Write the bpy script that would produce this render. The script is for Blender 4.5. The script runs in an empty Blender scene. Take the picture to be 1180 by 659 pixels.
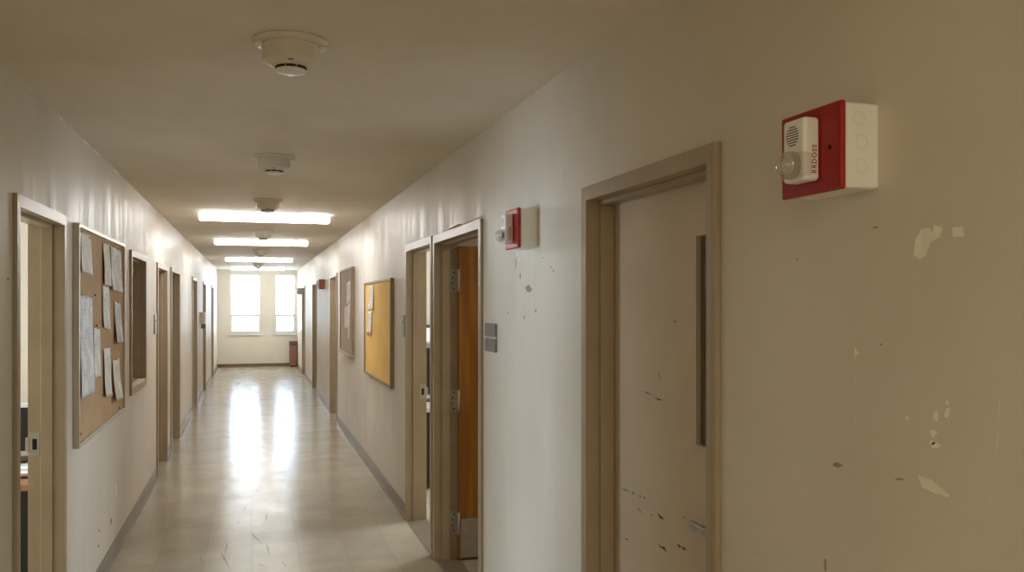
import bpy, bmesh, math, random
from mathutils import Vector, Matrix
random.seed(7)
S = bpy.context.scene
C = S.collection
PI = math.pi

# ------------------------------------------------------------------ camera model
F = 1000.0                                  # focal length in pixels of the 1180 x 659 frame
TH = math.atan(299.0 / F)                   # the camera is turned right from the corridor's axis
EYE = 1.70
sT, cT = math.sin(TH), math.cos(TH)
XR, XL = 1.167, -0.895                      # the two corridor walls
CEIL = 2.612
YB, YE = -6.0, 24.3                         # corridor from behind the camera to the window wall
T = 0.13                                    # wall thickness


def wall_y(u, x):
    return x / math.tan(TH + math.atan((u - 590.0) / F))


def on_plane_x(u, v, x):
    """point of the plane X = x seen at (u, v)"""
    y = wall_y(u, x)
    return (x, y, EYE - (v - 350.0) * (x * sT + y * cT) / F)


def on_floor(u, v, z=0.0):
    d = F * (EYE - z) / (v - 350.0)
    x = cT * (u - 291.0) * d / F
    return (x, (d - x * sT) / cT, z)


# ------------------------------------------------------------------ materials
def lin(c):
    return tuple((v / 12.92 if v <= 0.04045 else ((v + 0.055) / 1.055) ** 2.4) for v in (x / 255.0 for x in c)) + (1.0,)


def base_mat(name):
    m = bpy.data.materials.new(name)
    m.use_nodes = True
    nt = m.node_tree
    return m, nt, nt.nodes, nt.links, nt.nodes['Principled BSDF']


def simple(name, col, rough=0.5, metal=0.0, var=0.06, scale=6.0, bump=0.0, spec=0.5, bscale=60.0):
    m, nt, N, L, b = base_mat(name)
    tc = N.new('ShaderNodeTexCoord')
    no = N.new('ShaderNodeTexNoise')
    no.inputs['Scale'].default_value = scale
    no.inputs['Detail'].default_value = 4
    L.new(tc.outputs['Object'], no.inputs['Vector'])
    r = N.new('ShaderNodeValToRGB')
    c = lin(col)
    r.color_ramp.elements[0].position = 0.3
    r.color_ramp.elements[1].position = 0.7
    r.color_ramp.elements[0].color = tuple(x * (1 - var) for x in c[:3]) + (1,)
    r.color_ramp.elements[1].color = tuple(min(1, x * (1 + var)) for x in c[:3]) + (1,)
    L.new(no.outputs['Fac'], r.inputs['Fac'])
    L.new(r.outputs['Color'], b.inputs['Base Color'])
    b.inputs['Roughness'].default_value = rough
    b.inputs['Metallic'].default_value = metal
    b.inputs['Specular IOR Level'].default_value = spec
    if bump:
        n2 = N.new('ShaderNodeTexNoise')
        n2.inputs['Scale'].default_value = bscale
        n2.inputs['Detail'].default_value = 3
        L.new(tc.outputs['Object'], n2.inputs['Vector'])
        bp = N.new('ShaderNodeBump')
        bp.inputs['Strength'].default_value = bump
        bp.inputs['Distance'].default_value = 0.004
        L.new(n2.outputs['Fac'], bp.inputs['Height'])
        L.new(bp.outputs['Normal'], b.inputs['Normal'])
    return m


def wall_paint(name, col, rough0, rough1, spec=0.5):
    """semi-gloss paint: broad mottling, roller streaks that run up the wall, fine orange peel"""
    m, nt, N, L, b = base_mat(name)
    tc = N.new('ShaderNodeTexCoord')
    n1 = N.new('ShaderNodeTexNoise'); n1.inputs['Scale'].default_value = 1.3; n1.inputs['Detail'].default_value = 5
    L.new(tc.outputs['Object'], n1.inputs['Vector'])
    r = N.new('ShaderNodeValToRGB')
    c = lin(col)
    r.color_ramp.elements[0].position = 0.32
    r.color_ramp.elements[1].position = 0.68
    r.color_ramp.elements[0].color = tuple(x * f for x, f in zip(c[:3], (0.93, 0.92, 0.89))) + (1,)
    r.color_ramp.elements[1].color = tuple(min(1, x * 1.04) for x in c[:3]) + (1,)
    L.new(n1.outputs['Fac'], r.inputs['Fac'])
    mp = N.new('ShaderNodeMapping'); mp.inputs['Scale'].default_value = (5, 5, 0.35)
    L.new(tc.outputs['Object'], mp.inputs['Vector'])
    n2 = N.new('ShaderNodeTexNoise'); n2.inputs['Scale'].default_value = 1.6; n2.inputs['Detail'].default_value = 4
    L.new(mp.outputs['Vector'], n2.inputs['Vector'])
    rr = N.new('ShaderNodeMapRange')
    rr.inputs['From Min'].default_value = 0.35; rr.inputs['From Max'].default_value = 0.65
    rr.inputs['To Min'].default_value = rough0; rr.inputs['To Max'].default_value = rough1
    L.new(n2.outputs['Fac'], rr.inputs['Value'])
    L.new(rr.outputs['Result'], b.inputs['Roughness'])
    # scuffed, dirty specks
    n4 = N.new('ShaderNodeTexNoise'); n4.inputs['Scale'].default_value = 9.0; n4.inputs['Detail'].default_value = 6
    L.new(tc.outputs['Object'], n4.inputs['Vector'])
    r4 = N.new('ShaderNodeValToRGB')
    r4.color_ramp.elements[0].position = 0.70; r4.color_ramp.elements[0].color = (0, 0, 0, 1)
    r4.color_ramp.elements[1].position = 0.78; r4.color_ramp.elements[1].color = (0.35, 0.35, 0.35, 1)
    L.new(n4.outputs['Fac'], r4.inputs['Fac'])
    mx = N.new('ShaderNodeMixRGB'); mx.blend_type = 'MIX'
    mx.inputs['Color2'].default_value = tuple(x * 0.62 for x in c[:3]) + (1,)
    L.new(r4.outputs['Color'], mx.inputs['Fac'])
    L.new(r.outputs['Color'], mx.inputs['Color1'])
    L.new(mx.outputs['Color'], b.inputs['Base Color'])
    b.inputs['Specular IOR Level'].default_value = spec
    n3 = N.new('ShaderNodeTexNoise'); n3.inputs['Scale'].default_value = 130; n3.inputs['Detail'].default_value = 2
    L.new(tc.outputs['Object'], n3.inputs['Vector'])
    b1 = N.new('ShaderNodeBump'); b1.inputs['Strength'].default_value = 0.10; b1.inputs['Distance'].default_value = 0.002
    L.new(n3.outputs['Fac'], b1.inputs['Height'])
    b2 = N.new('ShaderNodeBump'); b2.inputs['Strength'].default_value = 0.22; b2.inputs['Distance'].default_value = 0.02
    L.new(n2.outputs['Fac'], b2.inputs['Height'])
    L.new(b1.outputs['Normal'], b2.inputs['Normal'])
    L.new(b2.outputs['Normal'], b.inputs['Normal'])
    return m


def floor_mat():
    """waxed vinyl composition tile, one foot square, with wear"""
    m, nt, N, L, b = base_mat('waxed_vinyl_tile')
    tc = N.new('ShaderNodeTexCoord')
    br = N.new('ShaderNodeTexBrick')
    br.offset = 0.0
    br.inputs['Scale'].default_value = 1.0
    br.inputs['Brick Width'].default_value = 0.305
    br.inputs['Row Height'].default_value = 0.305
    br.inputs['Mortar Size'].default_value = 0.0016
    br.inputs['Mortar Smooth'].default_value = 0.3
    c = lin((184, 177, 160))
    br.inputs['Color1'].default_value = c
    br.inputs['Color2'].default_value = tuple(x * 0.91 for x in c[:3]) + (1,)
    br.inputs['Mortar'].default_value = tuple(x * 0.72 for x in c[:3]) + (1,)
    L.new(tc.outputs['Object'], br.inputs['Vector'])
    n1 = N.new('ShaderNodeTexNoise'); n1.inputs['Scale'].default_value = 2.2; n1.inputs['Detail'].default_value = 7
    n1.inputs['Roughness'].default_value = 0.62
    L.new(tc.outputs['Object'], n1.inputs['Vector'])
    r = N.new('ShaderNodeValToRGB')
    r.color_ramp.elements[0].position = 0.33; r.color_ramp.elements[0].color = (0.88, 0.86, 0.82, 1)
    r.color_ramp.elements[1].position = 0.66; r.color_ramp.elements[1].color = (1.04, 1.03, 1.0, 1)
    L.new(n1.outputs['Fac'], r.inputs['Fac'])
    mx = N.new('ShaderNodeMixRGB'); mx.blend_type = 'MULTIPLY'; mx.inputs['Fac'].default_value = 1
    L.new(br.outputs['Color'], mx.inputs['Color1']); L.new(r.outputs['Color'], mx.inputs['Color2'])
    L.new(mx.outputs['Color'], b.inputs['Base Color'])
    n2 = N.new('ShaderNodeTexNoise'); n2.inputs['Scale'].default_value = 3.6; n2.inputs['Detail'].default_value = 6
    L.new(tc.outputs['Object'], n2.inputs['Vector'])
    rr = N.new('ShaderNodeMapRange')
    rr.inputs['From Min'].default_value = 0.35; rr.inputs['From Max'].default_value = 0.65
    rr.inputs['To Min'].default_value = 0.15; rr.inputs['To Max'].default_value = 0.26
    L.new(n2.outputs['Fac'], rr.inputs['Value'])
    L.new(rr.outputs['Result'], b.inputs['Roughness'])
    b.inputs['Specular IOR Level'].default_value = 0.22
    return m


def cork_mat(name, col, var=0.16):
    m, nt, N, L, b = base_mat(name)
    tc = N.new('ShaderNodeTexCoord')
    vo = N.new('ShaderNodeTexNoise'); vo.inputs['Scale'].default_value = 150; vo.inputs['Detail'].default_value = 5
    L.new(tc.outputs['Object'], vo.inputs['Vector'])
    no = N.new('ShaderNodeTexNoise'); no.inputs['Scale'].default_value = 3; no.inputs['Detail'].default_value = 4
    L.new(tc.outputs['Object'], no.inputs['Vector'])
    ad = N.new('ShaderNodeMath'); ad.operation = 'MULTIPLY_ADD'
    ad.inputs[1].default_value = 0.6
    L.new(vo.outputs['Fac'], ad.inputs[0])
    m2 = N.new('ShaderNodeMath'); m2.operation = 'MULTIPLY'; m2.inputs[1].default_value = 0.4
    L.new(no.outputs['Fac'], m2.inputs[0]); L.new(m2.outputs[0], ad.inputs[2])
    r = N.new('ShaderNodeValToRGB')
    c = lin(col)
    r.color_ramp.elements[0].position = 0.38; r.color_ramp.elements[1].position = 0.62
    r.color_ramp.elements[0].color = tuple(x * (1 - var) for x in c[:3]) + (1,)
    r.color_ramp.elements[1].color = tuple(min(1, x * (1 + var)) for x in c[:3]) + (1,)
    L.new(ad.outputs[0], r.inputs['Fac'])
    L.new(r.outputs['Color'], b.inputs['Base Color'])
    b.inputs['Roughness'].default_value = 0.9
    b.inputs['Specular IOR Level'].default_value = 0.2
    return m


def wood_mat(name, dark, light, rough=0.4):
    """flat-sawn veneer, grain running up"""
    m, nt, N, L, b = base_mat(name)
    tc = N.new('ShaderNodeTexCoord')
    mp = N.new('ShaderNodeMapping'); mp.inputs['Scale'].default_value = (9, 9, 0.7)
    L.new(tc.outputs['Object'], mp.inputs['Vector'])
    no = N.new('ShaderNodeTexNoise'); no.inputs['Scale'].default_value = 2.2; no.inputs['Detail'].default_value = 6
    no.inputs['Distortion'].default_value = 0.6
    L.new(mp.outputs['Vector'], no.inputs['Vector'])
    r = N.new('ShaderNodeValToRGB')
    r.color_ramp.elements[0].position = 0.32; r.color_ramp.elements[0].color = lin(dark)
    r.color_ramp.elements[1].position = 0.68; r.color_ramp.elements[1].color = lin(light)
    L.new(no.outputs['Fac'], r.inputs['Fac'])
    L.new(r.outputs['Color'], b.inputs['Base Color'])
    b.inputs['Roughness'].default_value = rough
    return m


def paper_mat(name, col, ink=(120, 122, 128), line=0.011, amount=0.55):
    """white sheet with rows of small print broken into words and blocks"""
    m, nt, N, L, b = base_mat(name)
    tc = N.new('ShaderNodeTexCoord')
    sx = N.new('ShaderNodeSeparateXYZ'); L.new(tc.outputs['Object'], sx.inputs[0])
    d = N.new('ShaderNodeMath'); d.operation = 'DIVIDE'; d.inputs[1].default_value = line
    L.new(sx.outputs['Z'], d.inputs[0])
    fr = N.new('ShaderNodeMath'); fr.operation = 'FRACT'; L.new(d.outputs[0], fr.inputs[0])
    gt = N.new('ShaderNodeMath'); gt.operation = 'GREATER_THAN'; gt.inputs[1].default_value = 0.55
    L.new(fr.outputs[0], gt.inputs[0])
    mp = N.new('ShaderNodeMapping'); mp.inputs['Scale'].default_value = (1, 40, 60)
    L.new(tc.outputs['Object'], mp.inputs['Vector'])
    no = N.new('ShaderNodeTexNoise'); no.inputs['Scale'].default_value = 1.3; no.inputs['Detail'].default_value = 1
    L.new(mp.outputs['Vector'], no.inputs['Vector'])
    g2 = N.new('ShaderNodeMath'); g2.operation = 'GREATER_THAN'; g2.inputs[1].default_value = 0.44
    L.new(no.outputs['Fac'], g2.inputs[0])
    nb = N.new('ShaderNodeTexNoise'); nb.inputs['Scale'].default_value = 11; nb.inputs['Detail'].default_value = 0
    L.new(tc.outputs['Object'], nb.inputs['Vector'])
    g3 = N.new('ShaderNodeMath'); g3.operation = 'GREATER_THAN'; g3.inputs[1].default_value = 0.43
    L.new(nb.outputs['Fac'], g3.inputs[0])
    m1 = N.new('ShaderNodeMath'); m1.operation = 'MULTIPLY'; L.new(gt.outputs[0], m1.inputs[0]); L.new(g2.outputs[0], m1.inputs[1])
    m2 = N.new('ShaderNodeMath'); m2.operation = 'MULTIPLY'; L.new(m1.outputs[0], m2.inputs[0]); L.new(g3.outputs[0], m2.inputs[1])
    m3 = N.new('ShaderNodeMath'); m3.operation = 'MULTIPLY'; m3.inputs[1].default_value = amount; L.new(m2.outputs[0], m3.inputs[0])
    mx = N.new('ShaderNodeMixRGB')
    mx.inputs['Color1'].default_value = lin(col); mx.inputs['Color2'].default_value = lin(ink)
    L.new(m3.outputs[0], mx.inputs['Fac'])
    L.new(mx.outputs['Color'], b.inputs['Base Color'])
    b.inputs['Roughness'].default_value = 0.75
    b.inputs['Specular IOR Level'].default_value = 0.25
    return m


def glass_mat(name, tint=(1, 1, 1), refl=1.0, haze=0.0):
    """thin pane: passes light straight through, reflects by Fresnel, a little dust"""
    m = bpy.data.materials.new(name); m.use_nodes = True
    nt = m.node_tree; N, L = nt.nodes, nt.links
    N.remove(N['Principled BSDF'])
    out = N['Material Output']
    tr = N.new('ShaderNodeBsdfTransparent'); tr.inputs['Color'].default_value = tuple(tint) + (1,)
    gl = N.new('ShaderNodeBsdfGlossy'); gl.inputs['Roughness'].default_value = 0.03
    lw = N.new('ShaderNodeLayerWeight'); lw.inputs['Blend'].default_value = 0.5
    pw = N.new('ShaderNodeMath'); pw.operation = 'POWER'; pw.inputs[1].default_value = 4.0
    L.new(lw.outputs['Facing'], pw.inputs[0])
    mu = N.new('ShaderNodeMath'); mu.operation = 'MULTIPLY_ADD'; mu.inputs[1].default_value = 0.7 * refl; mu.inputs[2].default_value = 0.05 * refl
    mu.use_clamp = True
    L.new(pw.outputs[0], mu.inputs[0])
    mx = N.new('ShaderNodeMixShader')
    L.new(mu.outputs[0], mx.inputs[0]); L.new(tr.outputs[0], mx.inputs[1]); L.new(gl.outputs[0], mx.inputs[2])
    last = mx
    if haze:
        no = N.new('ShaderNodeTexNoise'); no.inputs['Scale'].default_value = 30
        di = N.new('ShaderNodeBsdfDiffuse'); di.inputs['Color'].default_value = (0.8, 0.78, 0.74, 1)
        mh = N.new('ShaderNodeMath'); mh.operation = 'MULTIPLY'; mh.inputs[1].default_value = haze * 2
        L.new(no.outputs['Fac'], mh.inputs[0])
        m2 = N.new('ShaderNodeMixShader')
        L.new(mh.outputs[0], m2.inputs[0]); L.new(mx.outputs[0], m2.inputs[1]); L.new(di.outputs[0], m2.inputs[2])
        last = m2
    L.new(last.outputs[0], out.inputs['Surface'])
    return m


def lamp_mat(name, col, strength):
    m = bpy.data.materials.new(name); m.use_nodes = True
    nt = m.node_tree; N, L = nt.nodes, nt.links
    b = N['Principled BSDF']
    b.inputs['Base Color'].default_value = (0.8, 0.8, 0.78, 1)
    b.inputs['Emission Color'].default_value = tuple(col) + (1,)
    b.inputs['Emission Strength'].default_value = strength
    b.inputs['Roughness'].default_value = 0.4
    return m


M = {}
M['wall'] = wall_paint('cream_wall_paint', (222, 216, 205), 0.38, 0.55)
M['ceiling'] = wall_paint('cream_ceiling_paint', (236, 228, 216), 0.55, 0.72, 0.3)
M['office'] = simple('office_wall_paint', (196, 185, 166), 0.6, var=0.03)
M['plaster'] = simple('bare_plaster', (248, 243, 232), 0.85, var=0.05, scale=40)
M['gouge'] = simple('grey_gouge', (172, 155, 132), 0.85, var=0.2, scale=40)
M['scuff'] = simple('dark_scuff', (74, 58, 44), 0.7, var=0.2, scale=40)
M['floor'] = floor_mat()
M['scratch'] = simple('floor_scratch', (96, 84, 66), 0.6, var=0.2, scale=30)
M['base'] = simple('grey_vinyl_base', (134, 122, 105), 0.35, var=0.10, scale=3, bump=0.05)
M['brown_base'] = simple('brown_vinyl_base', (118, 98, 72), 0.4, var=0.08, scale=3)
M['frame'] = simple('taupe_frame_paint', (172, 156, 131), 0.36, var=0.07, scale=5, bump=0.04, bscale=25)
M['leaf'] = simple('grey_taupe_door_paint', (206, 191, 168), 0.42, var=0.07, scale=3, bump=0.04, bscale=30)
M['leaf_dark'] = simple('brown_door_paint', (140, 118, 86), 0.42, var=0.07, scale=3)
M['wood'] = wood_mat('orange_birch_veneer', (140, 90, 30), (172, 118, 44), 0.36)
M['desk_wood'] = wood_mat('desk_laminate', (140, 96, 62), (166, 118, 80), 0.4)
M['steel'] = simple('brushed_steel', (178, 174, 166), 0.42, metal=0.55, var=0.08, scale=20)
M['dull_steel'] = simple('painted_over_steel', (182, 176, 164), 0.4, metal=0.2, var=0.1, scale=20)
M['dark_metal'] = simple('dark_bronze_metal', (78, 68, 54), 0.4, metal=0.5, var=0.1, scale=12)
M['alu'] = simple('satin_aluminium', (190, 182, 168), 0.36, metal=0.6, var=0.06, scale=9)
M['alu_dark'] = simple('weathered_aluminium', (160, 144, 120), 0.45, metal=0.3, var=0.08, scale=9)
M['cork'] = cork_mat('tan_cork', (196, 165, 130))
M['cork_gold'] = cork_mat('golden_cork', (246, 206, 128), 0.08)
M['felt'] = cork_mat('grey_felt', (186, 172, 154), 0.06)
M['paper'] = paper_mat('printed_paper', (246, 244, 238))
M['paper_b'] = paper_mat('printed_form_paper', (240, 241, 243), (110, 112, 124), 0.010, 0.6)
M['paper_c'] = paper_mat('cream_printed_paper', (240, 234, 220), (130, 122, 112), 0.014, 0.4)
M['orange_card'] = simple('orange_card', (214, 118, 58), 0.7)
M['pin'] = simple('brass_pin', (222, 200, 152), 0.35, metal=0.1)
M['red'] = simple('red_alarm_plastic', (160, 14, 14), 0.32, var=0.05, scale=8)
M['white'] = simple('white_alarm_plastic', (246, 246, 244), 0.38, var=0.03, scale=8)
M['ivory'] = simple('ivory_plastic', (230, 224, 213), 0.36, var=0.03, scale=8)
M['knock'] = simple('moulded_ring', (222, 218, 208), 0.5)
M['red_ink'] = simple('red_ink', (150, 30, 26), 0.5)
M['slot'] = simple('dark_slot', (26, 22, 18), 0.8)
M['lens'] = glass_mat('clear_strobe_lens', (0.96, 0.95, 0.93), 1.8, 0.08)
M['reflector'] = simple('strobe_reflector', (228, 226, 220), 0.18, metal=0.3, var=0.02)
M['lamp'] = lamp_mat('lit_fixture_lens', (1.0, 0.985, 0.96), 15.0)
M['enamel'] = simple('white_enamel', (232, 229, 220), 0.4, var=0.02)
M['pane'] = glass_mat('window_glass', (0.97, 0.98, 0.98), 1.0)
M['dark_pane'] = glass_mat('interior_glass', (0.75, 0.73, 0.68), 1.2, 0.03)
M['sash'] = simple('white_sash_paint', (226, 224, 218), 0.45, var=0.03)
M['black'] = simple('black_plastic', (20, 19, 19), 0.45, var=0.1)
M['screen'] = simple('black_screen', (10, 10, 12), 0.2, var=0.05)
M['silver'] = simple('silver_plastic', (205, 203, 198), 0.4, var=0.03)
M['sign'] = simple('grey_engraved_plate', (120, 110, 106), 0.42, var=0.06, scale=14)
M['sign_light'] = simple('pale_grey_plate', (176, 172, 168), 0.4, var=0.05, scale=14)
M['bin'] = simple('red_brown_metal', (140, 96, 78), 0.45, var=0.06, scale=5)
M['bin_dark'] = simple('dark_brown_metal', (92, 64, 54), 0.5, var=0.06)
M['rust'] = simple('red_brown_box_paint', (150, 82, 52), 0.45, var=0.06)
M['switch'] = simple('cream_plastic', (220, 210, 190), 0.4, var=0.03)


# ------------------------------------------------------------------ mesh building
class MB:
    """collects shapes given in world coordinates and links them as one mesh object"""
    def __init__(self):
        self.bm = bmesh.new()

    def box(self, x0, x1, y0, y1, z0, z1, mat=0, bevel=0.0, seg=2):
        x0, x1 = min(x0, x1), max(x0, x1); y0, y1 = min(y0, y1), max(y0, y1); z0, z1 = min(z0, z1), max(z0, z1)
        v = [self.bm.verts.new((x, y, z)) for x in (x0, x1) for y in (y0, y1) for z in (z0, z1)]
        f = [self.bm.faces.new([v[i] for i in q]) for q in
             ((0, 1, 3, 2), (4, 6, 7, 5), (0, 4, 5, 1), (2, 3, 7, 6), (0, 2, 6, 4), (1, 5, 7, 3))]
        for q in f:
            q.material_index = mat
        if bevel:
            es = list({e for q in f for e in q.edges})
            r = bmesh.ops.bevel(self.bm, geom=es, offset=bevel, segments=seg, profile=0.5, affect='EDGES')
            for q in r['faces']:
                q.material_index = mat
        return self

    def poly(self, pts, mat=0):
        f = self.bm.faces.new([self.bm.verts.new(p) for p in pts])
        f.material_index = mat
        return self

    def prism(self, pts, vec, mat=0):
        """closed outline swept along vec"""
        a = [self.bm.verts.new(p) for p in pts]
        b = [self.bm.verts.new(Vector(p) + Vector(vec)) for p in pts]
        fs = [self.bm.faces.new(a[::-1]), self.bm.faces.new(b)]
        n = len(a)
        for i in range(n):
            fs.append(self.bm.faces.new((a[i], a[(i + 1) % n], b[(i + 1) % n], b[i])))
        for f in fs:
            f.material_index = mat
        return self

    def lathe(self, prof, o, axis='z', seg=40, mat=0, a0=0.0, a1=2 * PI):
        """prof: (radius, along) pairs; axis z runs DOWN from o, axis x runs to -x from o, axis y to -y"""
        full = abs(a1 - a0 - 2 * PI) < 1e-6
        n = seg if full else seg + 1
        rings = []
        for r, h in prof:
            ring = []
            for k in range(n):
                a = a0 + (a1 - a0) * k / seg
                p, q = r * math.cos(a), r * math.sin(a)
                if axis == 'z':
                    c = (o[0] + p, o[1] + q, o[2] - h)
                elif axis == 'x':
                    c = (o[0] - h, o[1] + p, o[2] + q)
                else:
                    c = (o[0] + p, o[1] - h, o[2] + q)
                ring.append(self.bm.verts.new(c))
            rings.append(ring)
        for i in range(len(rings) - 1):
            for k in range(seg):
                k2 = (k + 1) % n
                f = self.bm.faces.new((rings[i][k], rings[i][k2], rings[i + 1][k2], rings[i + 1][k]))
                f.material_index = mat; f.smooth = True
        for ring in (rings[0], rings[-1]):
            if full:
                f = self.bm.faces.new(ring); f.material_index = mat
        return self

    def tube(self, pts, r, seg=10, mat=0):
        pts = [Vector(p) for p in pts]
        rings = []
        for i, p in enumerate(pts):
            d = (pts[min(i + 1, len(pts) - 1)] - pts[max(i - 1, 0)]).normalized()
            up = Vector((0, 0, 1)) if abs(d.z) < 0.9 else Vector((1, 0, 0))
            s = d.cross(up).normalized(); t = d.cross(s)
            rr = r[i] if isinstance(r, (list, tuple)) else r
            rings.append([self.bm.verts.new(p + s * rr * math.cos(2 * PI * k / seg) + t * rr * math.sin(2 * PI * k / seg)) for k in range(seg)])
        for i in range(len(rings) - 1):
            for k in range(seg):
                f = self.bm.faces.new((rings[i][k], rings[i][(k + 1) % seg], rings[i + 1][(k + 1) % seg], rings[i + 1][k]))
                f.material_index = mat; f.smooth = True
        for ring in (rings[0], rings[-1]):
            f = self.bm.faces.new(ring); f.material_index = mat
        return self

    def build(self, name, mats, parent=None, origin=None, normals=True):
        """origin: world position of the new object (top level) or of the thing it belongs to"""
        o = Vector(origin) if origin is not None else Vector((0, 0, 0))
        if parent is not None:
            p = parent
            while p is not None:
                o = o + p.location
                p = p.parent
        if normals:
            bmesh.ops.recalc_face_normals(self.bm, faces=self.bm.faces)
        for v in self.bm.verts:
            v.co -= o
        me = bpy.data.meshes.new(name)
        self.bm.to_mesh(me); self.bm.free()
        for m in (mats if isinstance(mats, (list, tuple)) else [mats]):
            me.materials.append(m)
        ob = bpy.data.objects.new(name, me)
        C.objects.link(ob)
        if parent is not None:
            ob.parent = parent
        else:
            ob.location = o
        return ob


def tag(o, label=None, cat=None, group=None, kind=None):
    if label: o['label'] = label
    if cat: o['category'] = cat
    if group: o['group'] = group
    if kind: o['kind'] = kind
    return o


def thing(name, loc, label, cat, group=None, kind=None):
    o = bpy.data.objects.new(name, None)
    o.empty_display_size = 0.1
    o.location = loc
    C.objects.link(o)
    return tag(o, label, cat, group, kind)


def dup(root, loc, label):
    r = root.copy(); C.objects.link(r); r.location = loc; r['label'] = label
    for ch in list(root.children):
        c = ch.copy(); C.objects.link(c); c.parent = r
        for g in list(ch.children):
            d = g.copy(); C.objects.link(d); d.parent = c
    return r


def blob(u, v, ru, rv, x, lift, n=9, jag=0.35):
    """ragged patch of paint damage on the plane X = x"""
    pts = []
    for k in range(n):
        a = 2 * PI * k / n
        j = 1 + jag * (random.random() - 0.5) * 2
        p = on_plane_x(u + ru * j * math.cos(a), v + rv * j * math.sin(a), x)
        pts.append((x + lift, p[1], p[2]))
    return pts


def upoly(uvs, x, lift):
    return [(x + lift,) + on_plane_x(u, v, x)[1:] for u, v in uvs]


def streak(p0, p1, w, x, lift):
    """thin tapered mark between two pixels on the plane X = x"""
    a = Vector(on_plane_x(p0[0], p0[1], x)); b = Vector(on_plane_x(p1[0], p1[1], x))
    d = (b - a); n = Vector((0, -d.z, d.y)).normalized() * w / 2
    m = a.lerp(b, 0.45) + n * random.uniform(-1.5, 1.5)
    q = [a, m + n, b, m - n]
    return [(x + lift, c.y, c.z) for c in q]


# ------------------------------------------------------------------ doors and openings (outer edges of the frames)
# side, near y, far y, top of frame
RIGHT = [('door_1', 2.005, 2.970, 2.122), ('door_2', 4.430, 5.700, 2.150), ('door_3', 5.742, 6.790, 2.158),
         ('door_4', 12.63, 13.80, 2.147), ('door_5', 16.80, 17.90, 2.13), ('door_6', 20.60, 21.75, 2.13)]
LEFT = [('door_7', 3.795, 4.741, 2.134), ('door_8', 9.06, 10.09, 2.105), ('door_9', 10.57, 11.77, 2.12),
        ('door_10', 14.27, 15.34, 2.12), ('door_11', 17.30, 18.10, 2.12), ('door_12', 20.80, 21.60, 2.12)]
WINL = (7.145, 8.13, 1.00, 2.113)
FW = 0.05                                   # width of the frame's face


def wx(side, d):
    """x of a depth d behind the corridor face of a wall (negative d: into the corridor)"""
    return XR + d if side == 'R' else XL - d


def wall_with_openings(side, openings):
    mb = MB()
    y = YB
    a, b = wx(side, 0), wx(side, T)
    for (y0, y1, z0, z1) in sorted(openings):
        mb.box(a, b, y, y0, 0, CEIL)
        mb.box(a, b, y0, y1, z1, CEIL)
        if z0 > 0:
            mb.box(a, b, y0, y1, 0, z0)
        y = y1
    mb.box(a, b, y, YE + 0.0, 0, CEIL)
    return mb


op = lambda d: (d[1] + 0.02, d[2] - 0.02, 0.0, d[3] - 0.02)
mb = wall_with_openings('R', [op(d) for d in RIGHT])
L_ = -0.0004
# chipped paint, gouges and drips on the near stretch of the right wall
q = lambda x, y: (840 + x / 1.5735, 240 + y / 1.5735)
mb.poly(upoly([q(335, 85), q(338, 58), q(349, 38), q(362, 35), q(370, 44), q(372, 30), (840 + 388 / 1.5735, 240 + 35 / 1.5735), q(382, 52), q(366, 62), q(357, 86), q(346, 92)], XR, L_), 1)
mb.poly(upoly([q(405, 35), q(424, 33), q(427, 51), q(406, 52)], XR, L_), 1)
mb.poly(upoly([q(342, 484), q(352, 487), q(366, 491), q(384, 506), q(401, 521), q(396, 524), q(372, 516), q(351, 506)], XR, L_), 1)
for (x, y, rx, ry) in ((376, 376, 6, 12), (396, 372, 5, 10), (396, 352, 3, 5), (371, 407, 6, 9), (375, 430, 9, 6), (323, 380, 3, 4), (369, 425, 5, 5)):
    u, v = q(x, y); mb.poly(blob(u, v, rx / 1.57, ry / 1.57, XR, L_), 1)
mb.poly(upoly([q(229, 252), q(238, 266), q(232, 264), q(230, 276), q(227, 264)], XR, L_), 1)
for (y0, y1) in ((303, 327), (374, 386)):
    mb.poly(streak(q(229, y0), q(230, y1), 0.0022, XR, L_), 1)
mb.poly(streak(q(24, 628), q(62, 640), 0.0016, XR, L_), 1)
mb.poly(streak(q(62, 640), q(104, 657), 0.0016, XR, L_), 1)
for (x, y, rx, ry) in ((197, 466, 8, 4.5), (309, 491, 10, 2.5), (175, 648, 2.6, 11), (124, 92, 2, 2), (266, 35, 5, 2), (276, 247, 2, 2)):
    u, v = q(x, y); mb.poly(blob(u, v, rx / 1.57, ry / 1.57, XR, L_), 2)
for (x, y0, y1) in ((492, 330, 400), (488, 395, 460), (476, 520, 548)):
    mb.poly(streak(q(x, y0), q(x - 4, y1), 0.0014, XR, L_), 1)
# drips and bruises under the alarm between the first two doors
q2 = lambda x, y: (490 + x / 4.118, 220 + y / 4.118)
for (x, y, rx, ry, k) in ((445, 318, 4, 26, 1), (430, 340, 3, 26, 2), (437, 300, 9, 8, 1), (451, 405, 4, 15, 2), (490, 465, 14, 18, 2), (558, 316, 4, 3, 2),
                          (598, 362, 5, 4, 2), (608, 378, 4, 5, 2), (394, 580, 3, 4, 2), (470, 600, 3, 8, 2), (525, 570, 3, 10, 2)):
    u, v = q2(x, y); mb.poly(blob(u, v, rx / 4.118, ry / 4.118, XR, L_), k)
# torn paint above the frame of the second door and along the ceiling
mb.poly(upoly([q2(84, 194), q2(120, 177), q2(150, 160), q2(165, 156), q2(180, 160), q2(232, 135), q2(262, 122), q2(283, 114), q2(283, 119), q2(232, 142), q2(180, 167), q2(150, 172), q2(120, 184), q2(84, 198)], XR, L_), 2)
mb.poly(upoly([q2(262, 112), q2(272, 100), q2(284, 108), q2(278, 114)], XR, L_), 1)
wall_right = tag(mb.build('wall_right', [M['wall'], M['plaster'], M['gouge']], origin=(XR, 0, 0)), kind='structure')

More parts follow.
